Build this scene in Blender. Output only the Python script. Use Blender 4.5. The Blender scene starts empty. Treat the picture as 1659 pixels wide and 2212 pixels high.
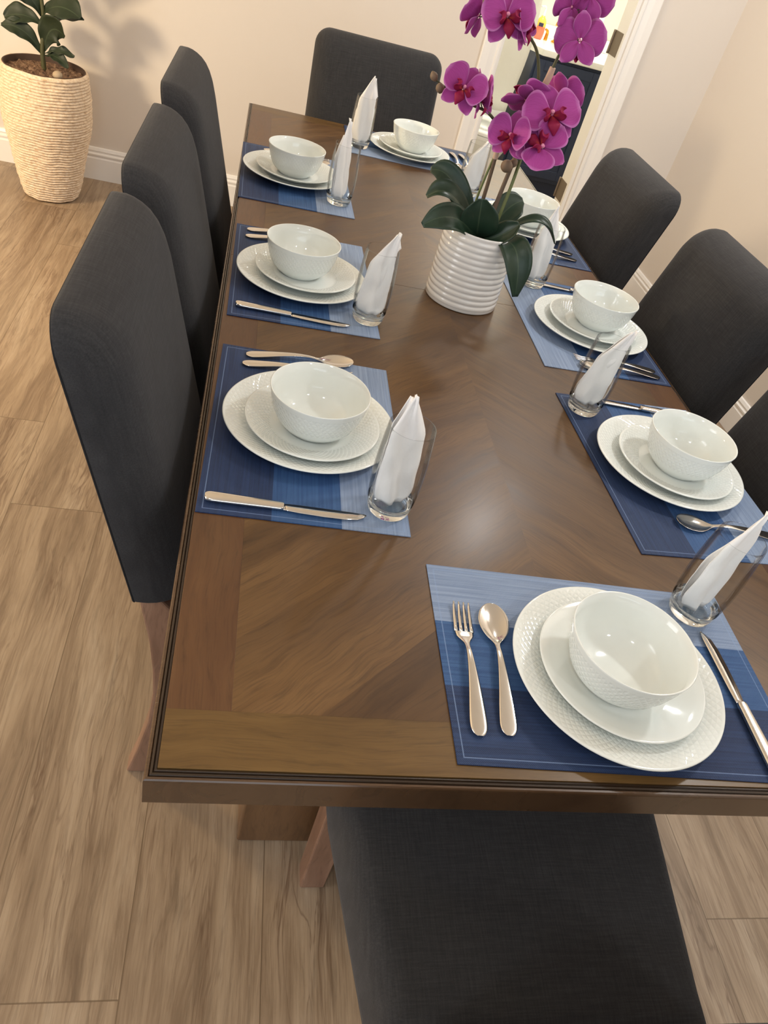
import bpy, bmesh, math, random
from mathutils import Vector, Matrix, noise as mnoise
C = bpy.context.scene.collection
PI = math.pi
T = 0.76            # table top height

# ------------------------------------------------------------------ helpers
def lin(c):
    c /= 255.0
    return c / 12.92 if c <= 0.04045 else ((c + 0.055) / 1.055) ** 2.4
def col(r, g, b): return (lin(r), lin(g), lin(b), 1.0)

def mesh(name, verts, faces, smooth=True):
    me = bpy.data.meshes.new(name)
    me.from_pydata([tuple(v) for v in verts], [], faces)
    me.update()
    if smooth:
        me.polygons.foreach_set('use_smooth', [True] * len(me.polygons))
    return me
def obj(name, me, mat=None, parent=None, loc=None):
    o = bpy.data.objects.new(name, me)
    C.objects.link(o)
    if mat is not None:
        for m in (mat if isinstance(mat, (list, tuple)) else [mat]): me.materials.append(m)
    if parent is not None: o.parent = parent
    if loc is not None: o.location = loc
    return o
def tag(o, label, cat, group=None, kind=None):
    if label: o['label'] = label
    if cat: o['category'] = cat
    if group: o['group'] = group
    if kind: o['kind'] = kind
    return o
def empty(name, label, cat, loc=(0, 0, 0), rz=0, group=None, kind=None):
    o = bpy.data.objects.new(name, None); C.objects.link(o)
    o.empty_display_size = 0.05
    o.location = loc; o.rotation_euler = (0, 0, rz)
    return tag(o, label, cat, group, kind)
def struct(name, me, mat, parent=None):
    o = obj(name, me, mat, parent); o['kind'] = 'structure'; return o
def copy_tree(o, loc=None, rz=None, label=None, parent=None):
    c = o.copy(); C.objects.link(c)
    if parent is not None: c.parent = parent
    if loc is not None: c.location = loc
    if rz is not None: c.rotation_euler = (0, 0, rz)
    if label: c['label'] = label
    for ch in list(o.children): copy_tree(ch, parent=c)
    return c

class MB:
    """mesh builder: collects boxes / grids into one mesh"""
    def __init__(s): s.v = []; s.f = []
    def add(s, vs, fs):
        n = len(s.v); s.v += [tuple(v) for v in vs]; s.f += [tuple(i + n for i in f) for f in fs]
    def box(s, x0, x1, y0, y1, z0, z1):
        vs = [(x0,y0,z0),(x1,y0,z0),(x1,y1,z0),(x0,y1,z0),(x0,y0,z1),(x1,y0,z1),(x1,y1,z1),(x0,y1,z1)]
        s.add(vs, [(0,3,2,1),(4,5,6,7),(0,1,5,4),(1,2,6,5),(2,3,7,6),(3,0,4,7)])
    def sweep(s, rings, closed_ends=True):
        """rings: list of equal-length closed loops of points"""
        n = len(rings[0]); vs = [p for r in rings for p in r]; fs = []
        for i in range(len(rings) - 1):
            for j in range(n):
                a, b = i*n + j, i*n + (j+1) % n
                fs.append((a, b, b + n, a + n))
        if closed_ends:
            fs.append(tuple(range(n - 1, -1, -1))); m = (len(rings)-1)*n
            fs.append(tuple(m + j for j in range(n)))
        s.add(vs, fs)
    def mesh(s, name, smooth=False): return mesh(name, s.v, s.f, smooth)

def bevel(o, w, seg=3):
    m = o.modifiers.new('bevel', 'BEVEL'); m.width = w; m.segments = seg; m.limit_method = 'ANGLE'; m.angle_limit = 0.6
    m.harden_normals = False
    o.data.polygons.foreach_set('use_smooth', [True] * len(o.data.polygons))
    w = o.modifiers.new('wn', 'WEIGHTED_NORMAL'); w.keep_sharp = False
    return o
def box_me(name, x0, x1, y0, y1, z0, z1):
    b = MB(); b.box(x0, x1, y0, y1, z0, z1); return b.mesh(name)

def lathe(name, prof, seg=96, mats=None, jitter=None):
    """prof: list of (r, z[, material index]) ; r=0 points become poles"""
    vs, fs, mi = [], [], []
    rows = []
    for k, p in enumerate(prof):
        r, z = p[0], p[1]
        if r < 1e-6:
            rows.append([len(vs)]); vs.append((0, 0, z))
        else:
            row = []
            for i in range(seg):
                a = 2*PI*i/seg; rr, zz = r, z
                if jitter: rr, zz = jitter(r, z, a, k)
                row.append(len(vs)); vs.append((rr*math.cos(a), rr*math.sin(a), zz))
            rows.append(row)
    for k in range(len(rows) - 1):
        A, B = rows[k], rows[k+1]
        for i in range(seg):
            j = (i+1) % seg
            if len(A) == 1 and len(B) == 1: continue
            if len(A) == 1: f = (A[0], B[j], B[i])
            elif len(B) == 1: f = (A[i], A[j], B[0])
            else: f = (A[i], A[j], B[j], B[i])
            fs.append(f); mi.append(prof[k][2] if len(prof[k]) > 2 else 0)
    me = mesh(name, vs, fs)
    me.polygons.foreach_set('material_index', mi)
    return me

def tube(pts, radii, seg=10, name='tube', b=None, smooth=True):
    """round tube through a polyline (Catmull-Rom smoothed)"""
    P = [Vector(p) for p in pts]
    R = radii if isinstance(radii, (list, tuple)) else [radii]*len(P)
    Q, RR = [], []
    n = len(P)
    for i in range(n - 1):
        p0, p1, p2, p3 = P[max(i-1,0)], P[i], P[i+1], P[min(i+2,n-1)]
        for k in range(6 if smooth else 1):
            t = k/6
            Q.append(0.5*((2*p1) + (p2-p0)*t + (2*p0-5*p1+4*p2-p3)*t*t + (3*p1-p0-3*p2+p3)*t**3))
            RR.append(R[i]*(1-t) + R[i+1]*t)
    Q.append(P[-1]); RR.append(R[-1])
    rings = []
    nrm = None
    for i, q in enumerate(Q):
        d = (Q[min(i+1, len(Q)-1)] - Q[max(i-1, 0)]).normalized()
        if nrm is None:
            nrm = d.orthogonal().normalized()
        nrm = (nrm - d*nrm.dot(d)).normalized()
        bn = d.cross(nrm)
        rings.append([q + (nrm*math.cos(2*PI*j/seg) + bn*math.sin(2*PI*j/seg))*RR[i] for j in range(seg)])
    own = b is None
    if own: b = MB()
    b.sweep(rings)
    return b.mesh(name, True) if own else b

# ------------------------------------------------------------------ materials
class NT:
    def __init__(s, name):
        s.m = bpy.data.materials.new(name); s.m.use_nodes = True
        s.t = s.m.node_tree; s.n = s.t.nodes; s.l = s.t.links
        s.p = s.n['Principled BSDF']; s.out = s.n['Material Output']
    def new(s, t, **kw):
        n = s.n.new(t)
        for k, v in kw.items(): setattr(n, k, v)
        return n
    def link(s, a, b): s.l.new(a, b)
    def setp(s, **kw):
        for k, v in kw.items():
            i = s.p.inputs[k.replace('_', ' ')]
            if hasattr(v, 'links') or isinstance(v, bpy.types.NodeSocket): s.link(v, i)
            else: i.default_value = v
    def math(s, op, a, b=None, c=None, clamp=False):
        n = s.new('ShaderNodeMath', operation=op); n.use_clamp = clamp
        for k, x in enumerate((a, b, c)):
            if x is None: continue
            if isinstance(x, bpy.types.NodeSocket): s.link(x, n.inputs[k])
            else: n.inputs[k].default_value = x
        return n.outputs[0]
    def obj(s): return s.new('ShaderNodeTexCoord').outputs['Object']
    def xyz(s, v):
        n = s.new('ShaderNodeSeparateXYZ'); s.link(v, n.inputs[0]); return n.outputs
    def comb(s, x, y, z=0.0):
        n = s.new('ShaderNodeCombineXYZ')
        for k, q in enumerate((x, y, z)):
            if isinstance(q, bpy.types.NodeSocket): s.link(q, n.inputs[k])
            else: n.inputs[k].default_value = q
        return n.outputs[0]
    def mapping(s, v, scale=(1,1,1), rot=(0,0,0), loc=(0,0,0)):
        n = s.new('ShaderNodeMapping'); s.link(v, n.inputs[0])
        n.inputs['Scale'].default_value = scale; n.inputs['Rotation'].default_value = rot; n.inputs['Location'].default_value = loc
        return n.outputs[0]
    def noise(s, v, scale=5, detail=4, rough=0.5, dist=0.0, out=0):
        n = s.new('ShaderNodeTexNoise'); s.link(v, n.inputs['Vector'])
        n.inputs['Scale'].default_value = scale; n.inputs['Detail'].default_value = detail
        n.inputs['Roughness'].default_value = rough; n.inputs['Distortion'].default_value = dist
        return n.outputs[out]
    def white(s, v):
        n = s.new('ShaderNodeTexWhiteNoise', noise_dimensions='3D'); s.link(v, n.inputs['Vector']); return n.outputs['Value']
    def ramp(s, f, stops, interp='LINEAR'):
        n = s.new('ShaderNodeValToRGB'); s.link(f, n.inputs[0]); r = n.color_ramp; r.interpolation = interp
        while len(r.elements) > 1: r.elements.remove(r.elements[-1])
        r.elements[0].position = stops[0][0]; r.elements[0].color = stops[0][1]
        for p, c in stops[1:]:
            e = r.elements.new(p); e.color = c
        return n.outputs[0]
    def mix(s, f, a, b, mode='MIX'):
        n = s.new('ShaderNodeMix', data_type='RGBA', blend_type=mode)
        for k, x in ((0, f), (6, a), (7, b)):
            if isinstance(x, bpy.types.NodeSocket): s.link(x, n.inputs[k])
            else: n.inputs[k].default_value = x
        return n.outputs[2]
    def bump(s, h, strength=0.3, dist=0.01):
        n = s.new('ShaderNodeBump'); s.link(h, n.inputs['Height'])
        n.inputs['Strength'].default_value = strength; n.inputs['Distance'].default_value = dist
        s.link(n.outputs[0], s.p.inputs['Normal']); return n
    def val(s, v):
        n = s.new('ShaderNodeValue'); n.outputs[0].default_value = v; return n.outputs[0]

def g(v): return (v, v, v, 1)

def plain(name, c, rough=0.5, metal=0.0, coat=0.0, spec=0.5, bump=0.0, bscale=60):
    m = NT(name); m.setp(Base_Color=c, Roughness=rough, Metallic=metal)
    m.p.inputs['Specular IOR Level'].default_value = spec
    m.p.inputs['Coat Weight'].default_value = coat
    if bump: m.bump(m.noise(m.obj(), bscale, 4), bump, 0.004)
    return m.m

def wall_mat(name, c):
    m = NT(name); o = m.obj()
    n = m.noise(o, 260, 3)
    m.setp(Base_Color=c, Roughness=0.62); m.bump(n, 0.06, 0.002)
    return m.m
M = {}
M['wall'] = wall_mat('wall_paint', col(224, 216, 207))
M['ceil'] = wall_mat('ceiling_paint', col(240, 238, 234))
M['bathwall'] = wall_mat('bath_wall_paint', col(222, 219, 207))
M['trim'] = plain('white_trim_paint', col(243, 241, 238), 0.32)
M['white'] = plain('white_enamel', col(244, 244, 240), 0.18)
M['quartz'] = plain('white_quartz', col(246, 244, 236), 0.2)
M['navy'] = plain('navy_lacquer', col(44, 55, 80), 0.45)
M['gold'] = plain('brushed_gold', col(225, 170, 70), 0.25, 1.0)
M['bronze'] = plain('aged_bronze', col(122, 108, 92), 0.45, 0.35)
M['black'] = plain('black_plastic', col(25, 25, 27), 0.4)

def floor_mat():
    m = NT('wood_look_planks'); o = m.obj(); x, y, z = m.xyz(o)
    W, L = 0.229, 1.22
    u = m.math('DIVIDE', m.math('ADD', x, 0.025), W)
    k = m.math('FLOOR', u); fu = m.math('SUBTRACT', u, k)
    off = m.math('MULTIPLY', m.math('ADD', k, 3.0), 0.367)
    off2 = m.math('ADD', m.math('MULTIPLY', m.math('GREATER_THAN', k, -1.5), 0.44), m.math('MULTIPLY', m.math('GREATER_THAN', k, 2.5), -0.126))
    v = m.math('DIVIDE', m.math('SUBTRACT', m.math('ADD', m.math('SUBTRACT', y, 1.541), off), off2), L)
    j = m.math('FLOOR', v); fv = m.math('SUBTRACT', v, j)
    pid = m.comb(k, j, 0.0)
    r1 = m.white(pid); r2 = m.white(m.comb(j, k, 7.3))
    # grain coordinates: shifted per plank
    gx = m.math('ADD', x, m.math('MULTIPLY', r1, 13.0)); gy = m.math('ADD', y, m.math('MULTIPLY', r2, 31.0))
    gv = m.comb(gx, m.math('MULTIPLY', gy, 0.10), r1)
    warp = m.noise(m.comb(gx, m.math('MULTIPLY', gy, 0.45), r2), 5.0, 3, 0.5)
    gw = m.comb(m.math('ADD', gx, m.math('MULTIPLY', m.math('SUBTRACT', warp, 0.5), 0.06)), m.math('MULTIPLY', gy, 0.07), r1)
    n1 = m.noise(gw, 19, 7, 0.68, 0.5)
    n2 = m.noise(gw, 62, 7, 0.68, 0.25)
    n3 = m.noise(m.comb(gx, m.math('MULTIPLY', gy, 0.35), r2), 5.5, 3, 0.55, 0.6)
    base = m.ramp(n1, [(0.26, col(98, 80, 63)), (0.40, col(133, 113, 92)), (0.54, col(158, 138, 115)), (0.72, col(174, 156, 134))])
    dark = m.ramp(n2, [(0.30, g(0.5)), (0.47, g(1.0)), (0.72, g(1.06))])
    c = m.mix(0.62, base, dark, 'MULTIPLY')
    n4 = m.noise(m.comb(gx, m.math('MULTIPLY', gy, 0.03), r2), 300, 3, 0.6)
    c = m.mix(m.ramp(n4, [(0.36, g(0.28)), (0.52, g(0.0))]), c, col(104, 84, 66))
    ridge = m.math('ABSOLUTE', m.math('SUBTRACT', m.noise(gw, 30, 4, 0.55, 0.6), 0.5))
    c = m.mix(m.math('MULTIPLY', m.ramp(ridge, [(0.0, g(0.55)), (0.022, g(0.0))]), m.ramp(n3, [(0.40, g(0.1)), (0.6, g(1.0))])), c, col(96, 74, 56))
    vein = m.ramp(m.noise(gw, 8, 6, 0.65, 0.5), [(0.47, g(0)), (0.5, g(1)), (0.515, g(0))])
    veinmask = m.math('MULTIPLY', vein, m.ramp(n3, [(0.48, g(0)), (0.66, g(0.7))]))
    c = m.mix(veinmask, c, col(94, 70, 52))
    knot = m.ramp(n3, [(0.64, g(0)), (0.8, g(0.35))])
    c = m.mix(knot, c, col(122, 96, 72))
    c = m.mix(m.math('MULTIPLY', m.math('SUBTRACT', r1, 0.35), 0.4, clamp=True), c, col(170, 144, 116))
    # joints
    ex = m.math('MINIMUM', fu, m.math('SUBTRACT', 1.0, fu)); ey = m.math('MINIMUM', fv, m.math('SUBTRACT', 1.0, fv))
    jx = m.math('LESS_THAN', m.math('MULTIPLY', ex, W), 0.0011); jy = m.math('LESS_THAN', m.math('MULTIPLY', ey, L), 0.0013)
    jt = m.math('MAXIMUM', jx, jy)
    c = m.mix(m.math('MULTIPLY', jt, 0.75), c, col(100, 82, 62))
    m.setp(Base_Color=c, Roughness=m.ramp(n1, [(0.3, g(0.36)), (0.7, g(0.46))]))
    h = m.math('SUBTRACT', m.math('MULTIPLY', n2, 0.12), jt)
    m.bump(h, 0.22, 0.002)
    return m.m
M['floor'] = floor_mat()

def wood(name, c_dark, c_mid, c_light, axis='x', chevron=False, rough=0.34, coat=0.12, scale=1.0, streak=0.6):
    m = NT(name); o = m.obj(); x, y, z = m.xyz(o)
    if chevron:
        ax = m.math('ABSOLUTE', m.math('SUBTRACT', x, 0.4945))
        # grain runs along (1,-1) on the folded coordinate
        s = m.math('MULTIPLY', m.math('ADD', m.math('MULTIPLY', ax, 0.66), m.math('MULTIPLY', y, 0.75)), 1.0)   # across
        t = m.math('MULTIPLY', m.math('SUBTRACT', m.math('MULTIPLY', ax, 0.75), m.math('MULTIPLY', y, 0.66)), 1.0)  # along
        side = m.math('MULTIPLY', m.math('GREATER_THAN', x, 0.4945), 5.7)
        t = m.math('ADD', t, side)
        wv = m.noise(m.comb(m.math('MULTIPLY', s, 1.0), m.math('MULTIPLY', t, 1.0), side), 7.0, 2)
        pid = m.math('FLOOR', m.math('MULTIPLY', s, 7.4))
        r = m.white(m.comb(pid, side, 0.0))
    else:
        s, t = (y, x) if axis == 'x' else ((x, y) if axis == 'y' else (m.math('ADD', x, y), z))
        wv = m.noise(m.comb(s, t, z), 7.0, 2)
        r = m.val(0.4)
    gs = m.math('ADD', s, m.math('MULTIPLY', m.math('SUBTRACT', wv, 0.5), 0.035))
    gv = m.comb(m.math('ADD', gs, m.math('MULTIPLY', r, 9.0)), m.math('MULTIPLY', t, 0.12), m.math('MULTIPLY', r, 3.0))
    n1 = m.noise(gv, 22*scale, 5, 0.6, 0.3)
    n2 = m.noise(gv, 110*scale, 6, 0.65, 0.1)
    n3 = m.noise(m.comb(s, m.math('MULTIPLY', t, 0.5), r), 5*scale, 3)
    c = m.ramp(n1, [(0.25, c_dark), (0.5, c_mid), (0.75, c_light)])
    pore = m.ramp(n2, [(0.30, g(0.42)), (0.47, g(1.0))])
    fine = m.noise(m.comb(gs, m.math('MULTIPLY', t, 0.035), r), 420*scale, 3, 0.6)
    c = m.mix(streak, c, pore, 'MULTIPLY')
    c = m.mix(m.ramp(fine, [(0.34, g(0.4)), (0.5, g(0.0))]), c, c_dark)
    c = m.mix(m.ramp(n3, [(0.4, g(0)), (0.7, g(0.5))]), c, c_dark)
    c = m.mix(m.math('MULTIPLY', r, 0.30), c, c_dark)
    m.setp(Base_Color=c, Roughness=m.ramp(n1, [(0.3, g(rough)), (0.7, g(rough + 0.08))]))
    m.p.inputs['Specular IOR Level'].default_value = 0.38
    m.p.inputs['Coat Weight'].default_value = coat; m.p.inputs['Coat Roughness'].default_value = 0.2
    m.bump(n2, 0.05, 0.0008)
    return m.m
M['chevron'] = wood('chevron_veneer', col(62, 41, 22), col(99, 71, 39), col(118, 88, 52), chevron=True, scale=0.9)
M['sideplank'] = wood('side_border_veneer', col(70, 44, 26), col(94, 63, 37), col(110, 79, 48), 'y')
M['endplank'] = wood('end_border_veneer', col(74, 52, 25), col(104, 78, 40), col(120, 93, 52), 'x')
M['apron'] = wood('apron_wood', col(66, 47, 32), col(84, 62, 43), col(98, 75, 53), 'x', rough=0.22, coat=.4)
M['apron_y'] = wood('apron_wood_side', col(84, 60, 42), col(104, 78, 55), col(120, 93, 66), 'y')
M['bead'] = plain('dark_bead', col(48, 36, 26), 0.25)
M['pedestal'] = wood('pedestal_wood', col(92, 66, 44), col(114, 84, 57), col(130, 98, 68), 'z', rough=0.32)
M['leg'] = wood('leg_wood', col(118, 88, 70), col(146, 112, 92), col(166, 132, 110), 'z', rough=0.38, coat=0.1, scale=1.6)

def fabric():
    m = NT('charcoal_weave'); o = m.obj(); x, y, z = m.xyz(o)
    a = m.noise(m.comb(m.math('MULTIPLY', x, 1.0), m.math('MULTIPLY', y, 0.06), m.math('MULTIPLY', z, 0.06)), 420, 3)
    b = m.noise(m.comb(m.math('MULTIPLY', x, 0.06), m.math('MULTIPLY', y, 1.0), m.math('MULTIPLY', z, 1.0)), 420, 3)
    f = m.noise(o, 1100, 2)
    slub = m.noise(o, 9, 3)
    h = m.math('ADD', m.math('ADD', a, b), m.math('MULTIPLY', f, 0.8))
    c = m.ramp(m.math('MULTIPLY', h, 0.36), [(0.30, col(40, 40, 42)), (0.5, col(52, 52, 54)), (0.70, col(65, 65, 67))])
    c = m.mix(m.ramp(slub, [(0.4, g(0)), (0.75, g(0.25))]), c, col(48, 50, 54))
    m.setp(Base_Color=c, Roughness=0.92)
    m.p.inputs['Specular IOR Level'].default_value = 0.2
    m.p.inputs['Sheen Weight'].default_value = 0.22; m.p.inputs['Sheen Roughness'].default_value = 0.45
    m.p.inputs['Sheen Tint'].default_value = col(170, 170, 175)
    m.bump(h, 0.35, 0.0008)
    return m.m
M['fabric'] = fabric()
M['seam'] = plain('seam_fabric', col(34, 35, 38), 0.95, spec=0.2)

def mat_mat():
    """woven vinyl placemat: local x across the three stripes (0..0.30), local y along them (0..0.45)"""
    m = NT('woven_placemat'); o = m.obj(); x, y, z = m.xyz(o)
    st = m.ramp(m.math('DIVIDE', x, 0.30), [(0.0, col(40, 61, 101)), (0.337, col(62, 98, 147)), (0.667, col(146, 164, 193))], 'CONSTANT')
    st2 = m.ramp(m.math('DIVIDE', x, 0.30), [(0.0, col(28, 44, 78)), (0.337, col(44, 78, 127)), (0.667, col(120, 140, 172))], 'CONSTANT')
    ln = m.noise(m.comb(x, m.math('MULTIPLY', y, 0.018), 0.0), 330, 3, 0.6)
    c = m.mix(m.ramp(ln, [(0.35, g(0)), (0.65, g(1))]), st, st2)
    fx = m.math('SINE', m.math('MULTIPLY', x, 2*PI/0.0022)); fy = m.math('SINE', m.math('MULTIPLY', y, 2*PI/0.0022))
    w = m.math('MULTIPLY', fx, fy)
    c = m.mix(m.ramp(w, [(0.0, g(0.0)), (0.55, g(0.0)), (1.0, g(0.42))]), c, col(18, 28, 52))
    c = m.mix(m.ramp(m.math('MULTIPLY', w, -1.0), [(0.45, g(0.0)), (1.0, g(0.22))]), c, col(150, 172, 205))
    # stitched hem line
    ex = m.math('MINIMUM', x, m.math('SUBTRACT', 0.30, x)); ey = m.math('MINIMUM', y, m.math('SUBTRACT', 0.45, y))
    e = m.math('MINIMUM', ex, ey)
    hem = m.math('LESS_THAN', m.math('ABSOLUTE', m.math('SUBTRACT', e, 0.0085)), 0.0007)
    c = m.mix(m.math('MULTIPLY', hem, 0.45), c, col(140, 165, 205))
    m.setp(Base_Color=c, Roughness=0.55)
    m.p.inputs['Specular IOR Level'].default_value = 0.3
    m.bump(w, 0.35, 0.0006)
    return m.m
M['mat'] = mat_mat()

def china(name, r0=None, r1=None, z0=None, z1=None, n=56, tw=None):
    """glossy white porcelain; embossed diamond lattice between two radii (plates) or two heights (bowls)"""
    m = NT(name)
    m.setp(Base_Color=col(234, 239, 236), Roughness=0.08)
    m.p.inputs['Specular IOR Level'].default_value = 0.6
    m.p.inputs['Subsurface Weight'].default_value = 0.0
    if r0 is None and z0 is None: return m.m
    o = m.obj(); x, y, z = m.xyz(o)
    th = m.math('DIVIDE', m.math('ARCTAN2', y, x), 2*PI)
    r = m.math('SQRT', m.math('ADD', m.math('MULTIPLY', x, x), m.math('MULTIPLY', y, y)))
    q = r if r0 is not None else z
    lo, hi = (r0, r1) if r0 is not None else (z0, z1)
    s = m.math('MULTIPLY', m.math('DIVIDE', m.math('SUBTRACT', q, lo), hi - lo), tw)
    a = m.math('FRACT', m.math('ADD', m.math('MULTIPLY', th, n), s)); b = m.math('FRACT', m.math('SUBTRACT', m.math('MULTIPLY', th, n), s))
    da = m.math('ABSOLUTE', m.math('SUBTRACT', a, 0.5)); db = m.math('ABSOLUTE', m.math('SUBTRACT', b, 0.5))
    h = m.math('SUBTRACT', 1.0, m.math('MULTIPLY', m.math('MAXIMUM', da, db), 2.0))
    h = m.math('POWER', h, 0.7)
    inr = m.math('MULTIPLY', m.math('GREATER_THAN', q, lo), m.math('LESS_THAN', q, hi))
    if z0 is not None:      # bowls: outside only
        nn = m.xyz(m.new('ShaderNodeTexCoord').outputs['Normal'])
        inr = m.math('MULTIPLY', inr, m.math('GREATER_THAN', m.math('ADD', m.math('MULTIPLY', nn[0], x), m.math('MULTIPLY', nn[1], y)), 0.0))
    m.bump(m.math('MULTIPLY', h, inr), 0.6, 0.0011)
    return m.m
M['china_d'] = china('lattice_dinner_china', 0.086, 0.1335, n=76, tw=4.5)
M['china_s'] = china('lattice_salad_china', 0.066, 0.1035, n=64, tw=4.5)
M['china_b'] = china('lattice_bowl_china', z0=0.026, z1=0.062, n=52, tw=3.5)
M['china'] = china('plain_china')

def thin_glass():
    m = NT('clear_tumbler_wall'); m.n.remove(m.p)
    tr = m.new('ShaderNodeBsdfTransparent'); tr.inputs[0].default_value = (0.985, 0.99, 0.988, 1)
    gl = m.new('ShaderNodeBsdfGlossy'); gl.inputs['Roughness'].default_value = 0.015
    fr = m.new('ShaderNodeLayerWeight'); fr.inputs[0].default_value = 0.12
    f = m.math('MINIMUM', m.math('MULTIPLY', fr.outputs['Fresnel'], 0.9), 0.55)
    mx = m.new('ShaderNodeMixShader'); m.link(f, mx.inputs[0]); m.link(tr.outputs[0], mx.inputs[1]); m.link(gl.outputs[0], mx.inputs[2])
    m.link(mx.outputs[0], m.out.inputs[0])
    return m.m
M['glass'] = thin_glass()
def base_glass():
    m = NT('clear_tumbler_base')
    m.setp(Base_Color=(0.93, 0.97, 0.955, 1), Roughness=0.0, IOR=1.5)
    m.p.inputs['Transmission Weight'].default_value = 1.0
    return m.m
M['glassbase'] = base_glass()
def napkin_mat():
    m = NT('white_paper_napkin'); o = m.obj()
    n = m.noise(o, 55, 5, 0.6)
    m.setp(Base_Color=col(246, 245, 245), Roughness=0.85)
    m.p.inputs['Specular IOR Level'].default_value = 0.15
    m.bump(n, 0.28, 0.004)
    return m.m
M['napkin'] = napkin_mat()
def steel():
    m = NT('polished_steel'); o = m.obj()
    m.setp(Base_Color=col(222, 217, 210), Metallic=1.0, Roughness=0.13)
    m.bump(m.noise(o, 30, 3), 0.05, 0.002)
    return m.m
M['steel'] = steel()

def leaf_mat(name, a, b, rough=0.35):
    m = NT(name); o = m.obj()
    at = m.new('ShaderNodeAttribute'); at.attribute_name = 'across'
    n = m.noise(o, 22, 4)
    c = m.mix(n, a, b)
    ab = m.math('ABSOLUTE', at.outputs['Fac'])
    c = m.mix(m.ramp(ab, [(0.0, g(0.35)), (0.06, g(0.0))]), c, col(96, 112, 84))
    m.setp(Base_Color=c, Roughness=rough)
    m.p.inputs['Specular IOR Level'].default_value = 0.45
    m.bump(m.math('ADD', m.noise(o, 60, 3), m.math('MULTIPLY', ab, 1.0)), 0.12, 0.004)
    return m.m
M['orchid_leaf'] = leaf_mat('orchid_leaf_green', col(28, 48, 36), col(42, 64, 47), 0.36)
M['fig_leaf'] = leaf_mat('fig_leaf_green', col(28, 40, 25), col(46, 58, 38), 0.55)

def petal_mat(name, inner, mid, edge):
    m = NT(name)
    at = m.new('ShaderNodeAttribute'); at.attribute_name = 'along'
    ac = m.new('ShaderNodeAttribute'); ac.attribute_name = 'across'
    o = m.obj()
    ab = m.math('ABSOLUTE', ac.outputs['Fac'])
    e = m.math('MAXIMUM', at.outputs['Fac'], ab)
    c = m.ramp(e, [(0.0, inner), (0.35, mid), (0.84, mid), (1.0, edge)])
    st = m.noise(m.comb(m.math('MULTIPLY', ac.outputs['Fac'], 1.0), m.math('MULTIPLY', at.outputs['Fac'], 0.12), 0.0), 16, 3)
    c = m.mix(m.ramp(st, [(0.38, g(0.22)), (0.6, g(0.0))]), c, inner)
    m.setp(Base_Color=c, Roughness=0.6)
    m.p.inputs['Specular IOR Level'].default_value = 0.25
    # petals let some light through
    tl = m.new('ShaderNodeBsdfTranslucent'); m.link(c, tl.inputs[0])
    mx = m.new('ShaderNodeMixShader'); mx.inputs[0].default_value = 0.22
    m.link(m.p.outputs[0], mx.inputs[1]); m.link(tl.outputs[0], mx.inputs[2]); m.link(mx.outputs[0], m.out.inputs[0])
    m.bump(st, 0.15, 0.001)
    return m.m
M['petal'] = petal_mat('orchid_petal', col(150, 42, 112), col(182, 76, 160), col(218, 142, 208))
M['lip'] = petal_mat('orchid_lip', col(200, 84, 58), col(146, 16, 74), col(160, 26, 96))
M['column'] = plain('orchid_column', col(232, 150, 180), 0.5)
M['stem_brown'] = plain('stem_brown', col(96, 78, 62), 0.6, bump=0.2)
M['stem_green'] = plain('stem_green', col(104, 112, 66), 0.5, bump=0.15)
M['stem_dark'] = plain('stem_dark_green', col(74, 74, 44), 0.5, bump=0.15)
M['bud'] = plain('bud_brown', col(120, 98, 78), 0.6, bump=0.2)
M['budgreen'] = plain('bud_green', col(150, 140, 96), 0.6, bump=0.2)
M['tape'] = plain('stem_tape', col(190, 160, 140), 0.7)
M['ceramic'] = plain('white_glaze', col(232, 229, 225), 0.06, coat=0.5)
M['soil'] = plain('dark_soil', col(40, 38, 30), 0.95, bump=0.8, bscale=200)
def rope_mat():
    m = NT('seagrass_rope'); o = m.obj(); x, y, z = m.xyz(o)
    th = m.math('ARCTAN2', y, x)
    n = m.noise(m.comb(m.math('MULTIPLY', th, 1.0), m.math('MULTIPLY', z, 14.0), 0.0), 10, 5, 0.7)
    n2 = m.noise(o, 120, 4)
    c = m.ramp(n, [(0.30, col(186, 150, 112)), (0.44, col(226, 202, 172)), (0.68, col(242, 226, 204))])
    c = m.mix(m.ramp(n2, [(0.35, g(0.25)), (0.55, g(0))]), c, col(170, 130, 90))
    m.setp(Base_Color=c, Roughness=0.8); m.bump(n2, 0.5, 0.003)
    return m.m
M['rope'] = rope_mat()
def moss_mat():
    m = NT('brown_moss'); o = m.obj(); n = m.noise(o, 70, 6, 0.75)
    m.setp(Base_Color=m.ramp(n, [(0.34, col(74, 52, 38)), (0.5, col(150, 114, 88)), (0.66, col(206, 172, 140))]), Roughness=0.95)
    m.bump(n, 1.0, 0.02)
    return m.m
M['moss'] = moss_mat()
M['stone'] = plain('grey_pebble', col(178, 158, 132), 0.7, bump=0.2)
M['liner'] = plain('dark_liner', col(72, 50, 38), 0.7)
M['soap'] = plain('orange_soap', col(240, 120, 92), 0.25)
M['soap_top'] = plain('yellow_soap', col(246, 196, 84), 0.25)
M['label_dark'] = plain('dark_label', col(46, 46, 70), 0.4)
M['chrome'] = plain('dark_chrome', col(60, 58, 56), 0.2, 1.0)
M['towel'] = plain('white_terry', col(238, 236, 224), 0.95, bump=0.5, bscale=400)
def emit(name, c, s):
    m = NT(name); m.setp(Base_Color=c); m.p.inputs['Emission Color'].default_value = c; m.p.inputs['Emission Strength'].default_value = s
    return m.m

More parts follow.
